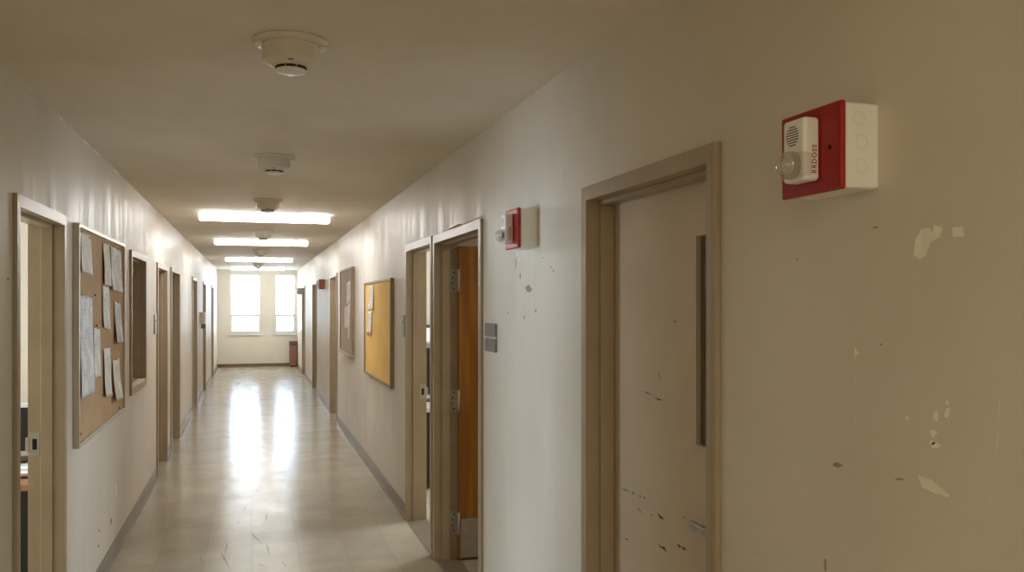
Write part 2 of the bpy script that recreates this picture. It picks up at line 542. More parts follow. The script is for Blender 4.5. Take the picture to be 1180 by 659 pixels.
mb = wall_with_openings('L', [op(d) for d in LEFT] + [(WINL[0] + 0.02, WINL[1] - 0.02, WINL[2] + 0.02, WINL[3] - 0.02)])
P_ = 0.0004
for (u, v, ru, rv, k) in ((9, 322, 1.5, 1.8, 2), (133.5, 563, 0.9, 9, 1), (128, 601, 1.0, 4, 2), (114, 611, 1.0, 2.5, 2), (113.5, 629, 1.2, 2, 2), (20, 395, 1, 1, 2)):
    mb.poly(blob(u, v, ru, rv, XL, P_), k)
for (u, v, ru, rv) in ((71, 139, 4, 1.0), (100, 166, 5, 1.0), (112, 177.5, 6, 1.0), (134, 198, 4, 0.8), (35, 104, 2, 0.8)):
    a = on_plane_x(u - ru, 350, XL)[1]; b = on_plane_x(u + ru, 350, XL)[1]
    z = CEIL - 0.004
    mb.poly([(XL + P_, a, z), (XL + P_, (a + b) / 2, z + 0.003), (XL + P_, b, z), (XL + P_, (a * 2 + b) / 3, z - 0.012)], 1)
wall_left = tag(mb.build('wall_left', [M['wall'], M['plaster'], M['gouge']], origin=(XL, 0, 0)), kind='structure')

# the window wall at the far end
WINS = [('window_2', -0.58, 0.212, 0.885, 2.50), ('window_3', 0.570, 1.120, 0.885, 2.50)]
mb = MB()
x = XL - T
for (_, x0, x1, z0, z1) in WINS:
    mb.box(x, x0, YE, YE + 0.25, 0, CEIL)
    mb.box(x0, x1, YE, YE + 0.25, 0, z0)
    mb.box(x0, x1, YE, YE + 0.25, z1, CEIL)
    x = x1
mb.box(x, XR + T, YE, YE + 0.25, 0, CEIL)
tag(mb.build('wall_far', M['wall'], origin=(0, YE, 0)), kind='structure')
tag(MB().box(XL - T, XR + T, YB - 0.12, YB, 0, CEIL).build('wall_near', M['wall'], origin=(0, YB, 0)), kind='structure')

# floor and ceiling run on under the offices
XO = 4.2
mb = MB().box(-XO, XO, YB - 0.12, YE + 0.25, -0.1, 0.0)


def fl_streak(p0, p1, w):
    a = Vector(on_floor(*p0)); b = Vector(on_floor(*p1)); d = b - a
    n = Vector((-d.y, d.x, 0)).normalized() * w / 2
    m = a.lerp(b, 0.4) + n * random.uniform(-2, 2)
    return [(c.x, c.y, 0.0004) for c in (a, m + n, b, m - n)]


q3 = lambda x, y: (120 + x / 2.877, 430 + y / 2.877)
for (a, b, w) in (((483, 526), (528, 569), 0.012), ((538, 560), (549, 612), 0.007), ((410, 555), (396, 612), 0.007), ((384, 588), (422, 657), 0.009),
                  ((505, 632), (548, 644), 0.008), ((540, 462), (534, 496), 0.010), ((467, 438), (455, 466), 0.009), ((516, 380), (495, 403), 0.010),
                  ((548, 438), (572, 424), 0.008), ((568, 424), (584, 430), 0.008), ((445, 488), (449, 502), 0.010), ((430, 412), (465, 408), 0.010),
                  ((485, 450), (484, 524), 0.004), ((588, 624), (606, 645), 0.006), ((322, 600), (324, 640), 0.004), ((640, 600), (652, 655), 0.003)):
    mb.poly(fl_streak(q3(*a), q3(*b), w), 1)
tag(mb.build('floor', [M['floor'], M['scratch']]), kind='structure')
tag(MB().box(-XO, XO, YB - 0.12, YE + 0.25, CEIL, CEIL + 0.1).build('ceiling', M['ceiling'], origin=(0, 0, CEIL)), kind='structure')

# offices behind the open doors and the inner window
mb = MB()
for (y, ty) in ((3.0, 0.1), (6.10, 0.1), (8.60, 0.1)):
    mb.box(XL - T, -XO, y, y + ty, 0, CEIL)
mb.box(-XO, -XO + 0.1, 3.1, 8.6, 0, CEIL)
tag(mb.build('wall_left_office', M['office']), kind='structure')
mb = MB()
for (y, ty) in ((3.2, 0.1), (5.702, 0.038), (9.0, 0.1)):
    mb.box(XR + T, XO, y, y + ty, 0, CEIL)
mb.box(XO - 0.1, XO, 3.3, 9.0, 0, CEIL)
tag(mb.build('wall_right_office', M['office']), kind='structure')


# baseboards: cove base with a toe
def baseboard(name, side, openings, mat, h=0.105):
    mb = MB()
    y = YB
    for (y0, y1) in openings + [(YE, YE)]:
        if y0 - y > 0.02:
            s = -1 if side == 'R' else 1
            x = wx(side, 0)
            prof = [(x, y, 0), (x + s * 0.022, y, 0), (x + s * 0.020, y, 0.006), (x + s * 0.009, y, 0.022), (x + s * 0.006, y, h - 0.006), (x + s * 0.003, y, h), (x, y, h)]
            mb.prism(prof, (0, y0 - y, 0))
        y = y1
    return tag(mb.build(name, mat, origin=(wx(side, 0), 0, 0)), kind='structure')


baseboard('baseboard_right', 'R', [(d[1], d[2]) for d in RIGHT], M['base'])
baseboard('baseboard_left', 'L', [(d[1], d[2]) for d in LEFT], M['base'])
tag(MB().prism([(XL, YE, 0), (XL, YE - 0.02, 0), (XL, YE - 0.008, 0.02), (XL, YE - 0.006, 0.095), (XL, YE, 0.1)], (XR - XL, 0, 0)).build('baseboard_far', M['brown_base']), kind='structure')


def frame_mesh(side, y0, y1, top, bottom=0.0, sill=False):
    """pressed steel frame: face, lining through the wall, stop"""
    mb = MB()
    P = -0.016
    a, b = wx(side, P), wx(side, T + 0.016)
    f = wx(side, 0.0)
    yi0, yi1, zt = y0 + FW, y1 - FW, top - FW
    zb = bottom + FW if sill else bottom
    # linings
    mb.box(a, b, yi0 - 0.03, yi0, zb, zt + 0.03)
    mb.box(a, b, yi1, yi1 + 0.03, zb, zt + 0.03)
    mb.box(a, b, yi0, yi1, zt, zt + 0.03)
    # faces
    mb.box(a, f, y0, yi0 - 0.03, bottom, top, bevel=0.003)
    mb.box(a, f, yi1 + 0.03, y1, bottom, top, bevel=0.003)
    mb.box(a, f, yi0 - 0.03, yi1 + 0.03, zt + 0.03, top)
    # stops
    s0, s1 = wx(side, 0.036), wx(side, 0.088)
    mb.box(s0, s1, yi0, yi0 + 0.015, zb, zt - 0.015, bevel=0.002)
    mb.box(s0, s1, yi1 - 0.015, yi1, zb, zt - 0.015, bevel=0.002)
    mb.box(s0, s1, yi0, yi1, zt - 0.015, zt, bevel=0.002)
    if sill:
        mb.box(a, b, yi0 - 0.03, yi1 + 0.03, bottom + 0.02, zb)
        mb.box(a, f, yi0 - 0.03, yi1 + 0.03, bottom, bottom + 0.02)
        mb.box(s0, s1, yi0, yi1, zb, zb + 0.015)
    return mb


def lever(door_leaf, side, y, z, d_face, toward):
    """lever handle on the corridor face; toward = +1: lever points to larger y"""
    s = -1 if side == 'R' else 1
    x = wx(side, d_face)
    mb = MB()
    mb.lathe([(0.0, 0.0), (0.031, 0.0), (0.033, 0.004), (0.031, 0.010), (0.012, 0.012)], (x, y, z), 'x', 24) if side == 'R' else \
        mb.lathe([(0.0, -0.0), (0.031, -0.0), (0.033, -0.004), (0.031, -0.010), (0.012, -0.012)], (x, y, z), 'x', 24)
    mb.tube([(x, y, z), (x + s * 0.05, y, z)], 0.011, 12)
    mb.box(x + s * 0.044, x + s * 0.062, y - 0.014 * toward, y + 0.122 * toward, z - 0.014, z + 0.012, bevel=0.005)
    return mb.build('lever_handle', M['steel'], door_leaf)


def closed_door(d, side, label, leafmat, framemat, handle_near=True, recess=0.090):
    name, y0, y1, top = d
    t = thing(name, (wx(side, 0), (y0 + y1) / 2, 0), label, 'door', kind='structure')
    frame_mesh(side, y0, y1, top).build('door_frame', framemat, t)
    leaf = MB().box(wx(side, recess), wx(side, recess + 0.042), y0 + FW + 0.003, y1 - FW - 0.003, 0.008, top - FW - 0.003, bevel=0.002).build('door_leaf', leafmat, t)
    hy = y0 + FW + 0.07 if handle_near else y1 - FW - 0.07
    lever(leaf, side, hy, 1.03, recess, 1 if handle_near else -1)
    return t, leaf


# ---- door_1: closed, narrow vision light, scuffed
name, y0, y1, top = RIGHT[0]
t = thing('door_1', (XR, (y0 + y1) / 2, 0), 'closed grey-taupe door with a narrow vision light, scuffed low down, beside the large red alarm', 'door', kind='structure')
frame_mesh('R', y0, y1, top).build('door_frame', M['frame'], t)
xf = XR + 0.092
ly0, ly1, lz0, lz1 = 2.185, 2.300, 1.285, 1.90
mb = MB()
A, B, Z0, Z1 = y0 + FW + 0.003, y1 - FW - 0.004, 0.008, top - FW - 0.004
mb.box(xf, xf + 0.044, A, ly0, Z0, Z1)
mb.box(xf, xf + 0.044, ly1, B, Z0, Z1)
mb.box(xf, xf + 0.044, ly0, ly1, Z0, lz0)
mb.box(xf, xf + 0.044, ly0, ly1, lz1, Z1)
q4 = lambda x, y: (660 + x / 4.145, 500 + y / 4.145)
for (a, b, w) in ((( 228, 258), (282, 280), 0.004), ((284, 282), (294, 294), 0.010), ((318, 298), (328, 304), 0.008), ((336, 304), (350, 312), 0.006),
                  ((304, 346), (336, 382), 0.004), ((402, 376), (440, 408), 0.010), ((406, 522), (438, 548), 0.006), ((424, 540), (450, 568), 0.011),
                  ((498, 524), (522, 540), 0.009), ((520, 538), (544, 552), 0.010), ((250, 503), (268, 507), 0.005), ((372, 383), (382, 386), 0.006),
                  ((524, 385), (545, 410), 0.003)):
    mb.poly(streak(q4(*a), q4(*b), w, xf, -0.0005), 1)
q5 = lambda x, y: (660 + x / 1.269, 140 + y / 1.269)
for (a, b, w) in (((103, 394), (118, 402), 0.004), ((118, 402), (134, 408), 0.005), ((124, 366), (130, 380), 0.004), ((148, 291), (152, 294), 0.006)):
    mb.poly(streak(q5(*a), q5(*b), w, xf, -0.0005), 1)
leaf = mb.build('door_leaf', [M['leaf'], M['scuff']], t)
mb = MB()
for (a, b, c, e) in ((ly0 - 0.018, ly0, lz0 - 0.018, lz1 + 0.018), (ly1, ly1 + 0.018, lz0 - 0.018, lz1 + 0.018),
                     (ly0, ly1, lz1, lz1 + 0.018), (ly0, ly1, lz0 - 0.018, lz0)):
    mb.box(xf - 0.004, xf - 0.0002, a, b, c, e, bevel=0.001)
mb.build('light_frame', M['leaf'], leaf)
MB().box(xf + 0.010, xf + 0.015, ly0 + 0.001, ly1 - 0.001, lz0 + 0.001, lz1 - 0.001).build('pane', M['dark_pane'], leaf)
MB().box(xf + 0.022, xf + 0.032, ly0 + 0.001, ly1 - 0.001, lz0 + 0.001, lz1 - 0.001).build('dark_backing', M['dark_metal'], leaf)  # dark sheet added behind the pane so the opening reads unlit
lever(leaf, 'R', 2.118, 1.067, 0.092, 1)

# ---- door_2: wide frame, orange wood leaf swung into the room
name, y0, y1, top = RIGHT[1]
t = thing('door_2', (XR, (y0 + y1) / 2, 0), 'open orange birch door with steel kick plate, second doorway on the alarm side', 'door', kind='structure')
frame_mesh('R', y0, y1, top).build('door_frame', M['frame'], t)
hx = XR + T + 0.012
yj = y1 - FW
leaf = MB().box(hx, hx + 1.12, yj - 0.050, yj - 0.006, 0.012, top - FW - 0.018, bevel=0.002).build('door_leaf', M['wood'], t)
leaf['label'] = 'orange birch veneer leaf standing open'
mb = MB().box(hx + 0.012, hx + 1.10, yj - 0.0525, yj - 0.0500, 0.020, 0.275)
kp = mb.build('kick_plate', M['steel'], leaf); kp['label'] = 'grey steel kick plate'
for z in (1.855, 1.055, 0.245):
    mb = MB()
    mb.box(XR + 0.090, hx - 0.006, yj - 0.004, yj + 0.001, z - 0.075, z + 0.075, bevel=0.001)
    mb.tube([(hx - 0.004, yj - 0.056, z - 0.075), (hx - 0.004, yj - 0.056, z + 0.075)], 0.008, 12)
    mb.box(hx - 0.006, hx - 0.002, yj - 0.056, yj - 0.003, z - 0.075, z + 0.075)
    h = mb.build('hinge', M['dull_steel'], t)
    for dz in (-0.055, -0.018, 0.018, 0.055):
        MB().lathe([(0.0, 0), (0.006, 0.0), (0.005, 0.0015), (0.0, 0.002)], (XR + 0.108 + (0.008 if abs(dz) > 0.03 else 0), yj - 0.004, z + dz), 'y', 10).build('screw', M['dark_metal'], h)
MB().box(XR - 0.01, XR + T + 0.02, y0 + FW, y1 - FW, 0.0, 0.006, bevel=0.002).build('threshold', M['base'], t)


def strike(door, side, yjamb, z, mat):
    """lock strike let into the far lining, its lip turned towards the room"""
    mb = MB()
    x0, x1 = wx(side, 0.094), wx(side, 0.142)
    mb.box(x0, x1, yjamb - 0.003, yjamb + 0.001, z - 0.058, z + 0.058, bevel=0.001)
    mb.box(wx(side, 0.138), wx(side, 0.156), yjamb - 0.005, yjamb + 0.001, z - 0.034, z + 0.034, bevel=0.002)
    o = mb.build('strike_plate', mat, door)
    MB().box(wx(side, 0.106), wx(side, 0.126), yjamb - 0.0036, yjamb - 0.0028, z - 0.026, z + 0.026).build('bolt_hole', M['slot'], o)
    return o


# ---- door_3: open doorway beside it
name, y0, y1, top = RIGHT[2]
t = thing('door_3', (XR, (y0 + y1) / 2, 0), 'open taupe doorway right beside the orange door, showing only its empty frame', 'door', kind='structure')
frame_mesh('R', y0, y1, top).build('door_frame', M['frame'], t)
strike(t, 'R', y1 - FW, 1.01, M['dull_steel'])
leaf = MB().box(XR + T + 0.03, XR + T + 0.95, y0 + FW + 0.006, y0 + FW + 0.05, 0.012, top - FW - 0.018, bevel=0.002).build('door_leaf', M['leaf'], t)
MB().box(XR - 0.01, XR + T + 0.02, y0 + FW, y1 - FW, 0.0, 0.006, bevel=0.002).build('threshold', M['base'], t)

# ---- door_7: open doorway on the left
name, y0, y1, top = LEFT[0]
t = thing('door_7', (XL, (y0 + y1) / 2, 0), 'open taupe doorway on the cork board side, black monitor visible inside', 'door', kind='structure')
frame_mesh('L', y0, y1, top).build('door_frame', M['frame'], t)
strike(t, 'L', y1 - FW, 1.02, M['steel'])
leaf = MB().box(XL - T - 0.03, XL - T - 0.88, y0 + FW - 0.05, y0 + FW - 0.006, 0.012, top - FW - 0.018, bevel=0.002).build('door_leaf', M['leaf'], t)

# ---- the closed doors further down
closed_door(RIGHT[3], 'R', 'closed tan door next to the grey notice board', M['leaf'], M['frame'])
closed_door(RIGHT[4], 'R', 'closed door with a brown alarm box over its near edge', M['leaf'], M['frame'])
closed_door(RIGHT[5], 'R', 'closed door on the alarm side nearest the window wall', M['leaf'], M['frame'])
closed_door(LEFT[1], 'L', 'closed tan door just beyond the inner window and its small plate', M['leaf_dark'], M['frame'])
closed_door(LEFT[2], 'L', 'closed brown door, second beyond the inner window', M['leaf_dark'], M['frame'])
closed_door(LEFT[3], 'L', 'closed door on the cork board side just before the small wall dispenser', M['leaf_dark'], M['frame'])
closed_door(LEFT[4], 'L', 'closed door on the cork board side just beyond the small wall dispenser', M['leaf_dark'], M['frame'])
closed_door(LEFT[5], 'L', 'closed door on the cork board side closest to the far windows', M['leaf_dark'], M['frame'])

# ---- window_1: inner window on the left wall
y0, y1, z0, z1 = WINL
t = thing('window_1', (XL, (y0 + y1) / 2, z0), 'narrow inner window with brown reveal between cork board and doors', 'window', kind='structure')
frame_mesh('L', y0, y1, z1, z0, True).build('window_frame', M['frame'], t)
MB().box(XL - 0.096, XL - 0.102, y0 + FW + 0.002, y1 - FW - 0.002, z0 + FW + 0.002, z1 - FW - 0.002).build('pane', M['dark_pane'], t)
MB().box(XL + 0.012, XL - 0.09, y0 + FW, y1 - FW, z0 + FW, z0 + FW + 0.008, bevel=0.002).build('window_sill', M['sash'], t)

# ---- the two daylight windows
for (name, x0, x1, z0, z1), lab in zip(WINS, ('bright double-hung window on the far wall, closer to the cork board side',
                                              'bright double-hung window on the far wall, above the red-brown cabinet')):
    t = thing(name, ((x0 + x1) / 2, YE, z0), lab, 'window', kind='structure')
    ya, yb = YE + 0.09, YE + 0.14
    mb = MB()
    for (a, b, c, e) in ((x0, x0 + 0.035, z0, z1), (x1 - 0.035, x1, z0, z1), (x0 + 0.035, x1 - 0.035, z1 - 0.035, z1), (x0 + 0.035, x1 - 0.035, z0, z0 + 0.05)):
        mb.box(a, b, ya, yb, c, e, bevel=0.003)
    mb.build('window_frame', M['sash'], t)
    zm = 1.385
    mb = MB().box(x0 + 0.035, x1 - 0.035, ya - 0.01, yb - 0.01, zm - 0.036, zm + 0.036, bevel=0.003)
    for (a, b) in ((x0 + 0.035, x0 + 0.055), (x1 - 0.055, x1 - 0.035)):
        mb.box(a, b, ya + 0.005, yb - 0.005, z0 + 0.05, zm - 0.036)
    mb.box(x0 + 0.055, x1 - 0.055, ya + 0.005, yb - 0.005, z0 + 0.05, z0 + 0.085)
    mb.build('sash', M['sash'], t)
    for (a, b) in ((z0 + 0.085, zm - 0.036), (zm + 0.036, z1 - 0.035)):
        MB().box(x0 + 0.036, x1 - 0.036, ya + 0.024, ya + 0.029, a, b).build('pane', M['pane'], t)
    MB().box(x0 - 0.05, x1 + min(0.05, XR - x1 - 0.002), YE - 0.035, YE + 0.09, z0 - 0.03, z0, bevel=0.004).build('window_sill', M['sash'], t)


# ------------------------------------------------------------------ alarms
def text_mesh(parent, s, size, centre, u_axis, v_axis, n_axis, mat, name='lettering'):
    cu = bpy.data.curves.new(name, 'FONT')
    cu.body = s; cu.size = size; cu.align_x = 'CENTER'; cu.align_y = 'CENTER'; cu.extrude = 0.0002
    cu.offset = 0.0002; cu.space_character = 1.15
    tmp = bpy.data.objects.new('tmp', cu); C.objects.link(tmp)
    bpy.context.view_layer.update()
    me = bpy.data.meshes.new_from_object(tmp.evaluated_get(bpy.context.evaluated_depsgraph_get()))
    bpy.data.objects.remove(tmp)
    R = Matrix((u_axis, v_axis, n_axis)).transposed()
    p = parent
    off = Vector((0, 0, 0))
    while p is not None:
        off += p.location; p = p.parent
    for v in me.vertices:
        v.co = R @ v.co + Vector(centre) - off
    me.materials.clear(); me.materials.append(mat)
    o = bpy.data.objects.new(name, me); C.objects.link(o); o.parent = parent
    return o


def rounded(y0, y1, z0, z1, r, x, n=6):
    pts = []
    for (cy, cz, a0) in ((y1 - r, z1 - r, 0), (y0 + r, z1 - r, PI / 2), (y0 + r, z0 + r, PI), (y1 - r, z0 + r, 1.5 * PI)):
        for k in range(n + 1):
            a = a0 + PI / 2 * k / n
            pts.append((x, cy + r * math.cos(a), cz + r * math.sin(a)))
    return pts


def alarm(yc, zc, label, box_mat, plate_mat):
    """horn strobe on the right wall: back box, red plate, white sounder, clear strobe lens"""
    t = thing('fire_alarm', (XR, yc, zc), label, 'fire alarm', 'horn strobes along the wall')
    hy, hz = 0.098, 0.086
    # back box, 8 cm deep, slightly smaller than the plate
    mb = MB().box(XR + 0.001, XR - 0.076, yc - hy + 0.003, yc + hy - 0.003, zc - hz + 0.003, zc + hz - 0.003, bevel=0.006, seg=3)
    bb = mb.build('back_box', box_mat, t)
    for ys, sgn in ((yc - hy + 0.003, -1),):                    # conduit knock-outs on the near side
        for dz in (-0.040, 0.006, 0.052):
            mb = MB()
            for k in range(20):
                a0, a1 = 2 * PI * k / 20, 2 * PI * (k + 1) / 20
                cx, cz = XR - 0.040 - 0.006 * (dz > 0.04), zc + dz
                r0, r1 = 0.0125, 0.0137
                f = [(cx + r0 * math.cos(a0), ys + sgn * 0.0004, cz + r0 * math.sin(a0)), (cx + r1 * math.cos(a0), ys + sgn * 0.0004, cz + r1 * math.sin(a0)),
                     (cx + r1 * math.cos(a1), ys + sgn * 0.0004, cz + r1 * math.sin(a1)), (cx + r0 * math.cos(a1), ys + sgn * 0.0004, cz + r0 * math.sin(a1))]
                mb.poly(f)
            bmesh.ops.remove_doubles(mb.bm, verts=mb.bm.verts, dist=1e-6)
            mb.build('knockout', M['knock'], bb)
    mb = MB().box(XR - 0.0765, XR - 0.090, yc - hy, yc + hy, zc - hz, zc + hz, bevel=0.005, seg=3)
    pl = mb.build('mounting_plate', plate_mat, t)
    mb = MB().lathe([(0.0, 0), (0.0045, 0), (0.004, 0.0012), (0, 0.0016)], (XR - 0.090, yc - 0.066, zc - 0.001), 'x', 14)
    mb.build('screw', M['slot'], pl)
    # sounder: block with a sloping front
    xb, xfr = XR - 0.0905, XR - 0.128
    ya, yb_ = yc - 0.036, yc + 0.036
    za, zb_ = zc - 0.062, zc + 0.064
    mb = MB().box(xb, xfr, ya, yb_, za, zb_, bevel=0.008, seg=4)
    sd = mb.build('sounder', M['white'], t)
    mb = MB()                                                   # louvres of the horn, a round patch of slots
    for k in range(8):
        z = zc + 0.012 + k * 0.0052
        w = math.sqrt(max(0.0, 0.021 ** 2 - (z - zc - 0.030) ** 2))
        if w > 0.004:
            mb.box(xfr + 0.002, xfr - 0.0006, yc + 0.002 - w, yc + 0.002 + w, z - 0.0009, z + 0.0009)
    mb.build('grille', M['slot'], sd)
    text_mesh(sd, 'RRDOSS', 0.0140, (xfr + 0.0245, ya - 0.0003, zc - 0.020), (0, 0, 1), (-1, 0, 0), (0, -1, 0), M['red_ink'])
    # strobe: clear dome with a skirt that wraps the sounder's lower half
    cz = zc - 0.029
    mb = MB()
    prof = [(0.0285 * math.cos(a), 0.004 + 0.030 * math.sin(a)) for a in [PI / 2 * k / 10 for k in range(10)]] + [(0.002, 0.034)]
    mb.lathe([(0.0285, 0.0)] + prof, (xfr - 0.0008, yc, cz), 'x', 32)
    mb.prism(rounded(ya - 0.004, yb_ + 0.004, cz - 0.026, cz + 0.024, 0.010, xfr + 0.016), (-0.0175, 0, 0))
    ln = mb.build('strobe_lens', M['lens'], t)
    ln['label'] = 'clear domed strobe lens'
    mb = MB()
    mb.lathe([(0.0, 0.002), (0.010, 0.002), (0.017, 0.008), (0.021, 0.012), (0.0205, 0.0125), (0.016, 0.0085), (0.0095, 0.0028), (0, 0.0028)], (xfr - 0.001, yc, cz), 'x', 24)
    mb.build('reflector', M['reflector'], ln)
    MB().tube([(xfr - 0.014, yc - 0.012, cz), (xfr - 0.018, yc - 0.006, cz), (xfr - 0.018, yc + 0.006, cz), (xfr - 0.014, yc + 0.012, cz)], 0.0028, 10).build('flash_tube', M['enamel'], ln)
    return t


alarm(1.507, 2.006, 'large red and white horn strobe alarm nearest the camera, above bare chipped wall', M['white'], M['red'])
alarm(3.615, 2.024, 'red and white horn strobe alarm between the closed taupe door and the orange door', M['white'], M['red'])
alarm(15.03, 2.030, 'red-brown horn strobe alarm box just past the grey notice board, far down the wall', M['rust'], M['rust'])
alarm(22.15, 2.010, 'small strobe alarm, coloured grey for backlight, seen against the far window', M['sign_light'], M['sign_light'])  # backlight shade put into the grey of box and plate


# ------------------------------------------------------------------ smoke detectors
def detector(x, y, label):
    o = (x, y, CEIL)
    t = thing('smoke_detector', o, label, 'smoke detector', 'smoke detectors along the ceiling')
    MB().lathe([(0.0, 0.0), (0.126, 0.0), (0.128, 0.004), (0.126, 0.012), (0.118, 0.017), (0.098, 0.018), (0, 0.018)], o, 'z', 56).build('base_plate', M['ivory'], t)
    mb = MB().lathe([(0.0, 0.0175), (0.100, 0.0175), (0.100, 0.024), (0.096, 0.026), (0.096, 0.070), (0.093, 0.075), (0.060, 0.090), (0.052, 0.0915), (0.0, 0.0915)], o, 'z', 56)
    body = mb.build('body', M['ivory'], t)
    for k in range(12):                                          # tabs on the base
        if k in (0, 6):
            mb = MB()
            a = 2 * PI * k / 12 - 0.22 + 0.42 * (k == 6)
            c = Vector((x + 0.110 * math.cos(a), y + 0.110 * math.sin(a), CEIL - 0.024))
            mb.lathe([(0.0, 0.0), (0.016, 0.0), (0.015, 0.010), (0.011, 0.015), (0, 0.015)], (c.x, c.y, CEIL - 0.016), 'z', 12)
            mb.build('mounting_tab', M['white'], t)
    for k in range(8):                                           # vent slots round the chamber
        a = 2 * PI * k / 8 - PI / 2 - 0.04
        ring_i, ring_o = 0.0505, 0.0535
        pts = []
        for s in range(5):
            b = a + (s - 2) * 0.150
            pts.append((x + ring_o * math.cos(b), y + ring_o * math.sin(b), CEIL - 0.0915))
        for s in range(4, -1, -1):
            b = a + (s - 2) * 0.150
            pts.append((x + ring_i * math.cos(b) * 0.9, y + ring_i * math.sin(b) * 0.9, CEIL - 0.0915))
        MB().prism(pts, (0, 0, -0.0075)).build('vent_slot', M['slot'], body)
    MB().lathe([(0.0, 0.0915), (0.0445, 0.0915), (0.046, 0.099), (0.053, 0.0995), (0.054, 0.102), (0.050, 0.107), (0.036, 0.112), (0.012, 0.1145), (0.0, 0.1147)], o, 'z', 48).build('chamber_cap', M['white'], body)
    for da in (-0.06, 0.06):
        a = -PI / 2 - 0.05 + da
        c = (x + 0.0775 * math.cos(a), y + 0.0775 * math.sin(a), CEIL - 0.0815)
        MB().lathe([(0, 0), (0.0035, 0), (0.003, 0.003), (0, 0.0035)], c, 'z', 10).build('indicator_light', M['slot'], body)
    return t


DX = 0.128
d1 = detector(DX, 3.11, 'white round smoke detector closest to the camera on the ceiling')
for y, lab in ((5.56, 'white smoke detector, second from the camera on the bare ceiling'),
               (7.90, 'white smoke detector just in front of the largest ceiling light'),
               (11.34, 'small smoke detector between the largest and the next ceiling light'),
               (15.40, 'grey looking smoke detector just beyond the second ceiling light'),
               (20.60, 'tiny smoke detector between the two farthest ceiling lights')):
    dup(d1, (DX, y, CEIL), lab)


# ------------------------------------------------------------------ ceiling lights
def fixture(y, label):
    o = (DX, y, CEIL)
    t = thing('ceiling_light', o, label, 'ceiling light', 'fluorescent lights across the corridor')
    L2 = 0.645
    MB().box(DX - L2 + 0.004, DX + L2 - 0.004, y - 0.098, y + 0.098, CEIL, CEIL - 0.008, bevel=0.003).build('housing', M['enamel'], t)
    prof = []
    w, h, r = 0.100, 0.056, 0.016
    for (cy, cz, a0) in ((w - r, h - r, 0), (-w + r, h - r, PI / 2)):
        for k in range(6):
            a = a0 + PI / 2 * k / 5
            prof.append((DX - L2 + 0.006, y + cy + r * math.cos(a), CEIL - 0.0085 - cz - r * math.sin(a)))
    prof = [(DX - L2 + 0.006, y + w, CEIL - 0.0085)] + prof + [(DX - L2 + 0.006, y - w, CEIL - 0.0085)]
    MB().prism(prof, (2 * L2 - 0.012, 0, 0)).build('diffuser', M['lamp'], t)
    for s in (-1, 1):
        x = DX + s * (L2 - 0.003)
        MB().prism([(x - 0.003, p[1], p[2]) for p in prof], (0.006, 0, 0)).build('end_cap', M['enamel'], t)
    return t


f1 = fixture(9.28, 'largest lit fluorescent ceiling light, first along the corridor')
for y, lab in ((13.02, 'lit fluorescent ceiling light, second along the corridor'),
               (18.1, 'lit fluorescent ceiling light, third along the corridor'),
               (22.7, 'lit fluorescent ceiling light directly before the far windows')):
    dup(f1, (DX, y, CEIL), lab)


# ------------------------------------------------------------------ boards and papers
def board(side, y0, y1, z0, z1, name, label, surf, fr, depth=0.032, face=0.022, tray=None):
    t = thing(name, (wx(side, 0), (y0 + y1) / 2, z0), label, 'notice board')
    a = wx(side, 0.001)
    f = wx(side, -depth)
    mb = MB()
    for (p, q_, r, s) in ((y0, y0 + face, z0, z1), (y1 - face, y1, z0, z1), (y0 + face, y1 - face, z1 - face, z1), (y0 + face, y1 - face, z0, z0 + face)):
        mb.box(a, f, p, q_, r, s, bevel=0.003)
    mb.build('frame', fr, t)
    sname = 'cork_panel' if surf is not M['felt'] else 'felt_panel'
    MB().box(a, wx(side, -depth + 0.012), y0 + face, y1 - face, z0 + face, z1 - face).build(sname, surf, t)
    return t


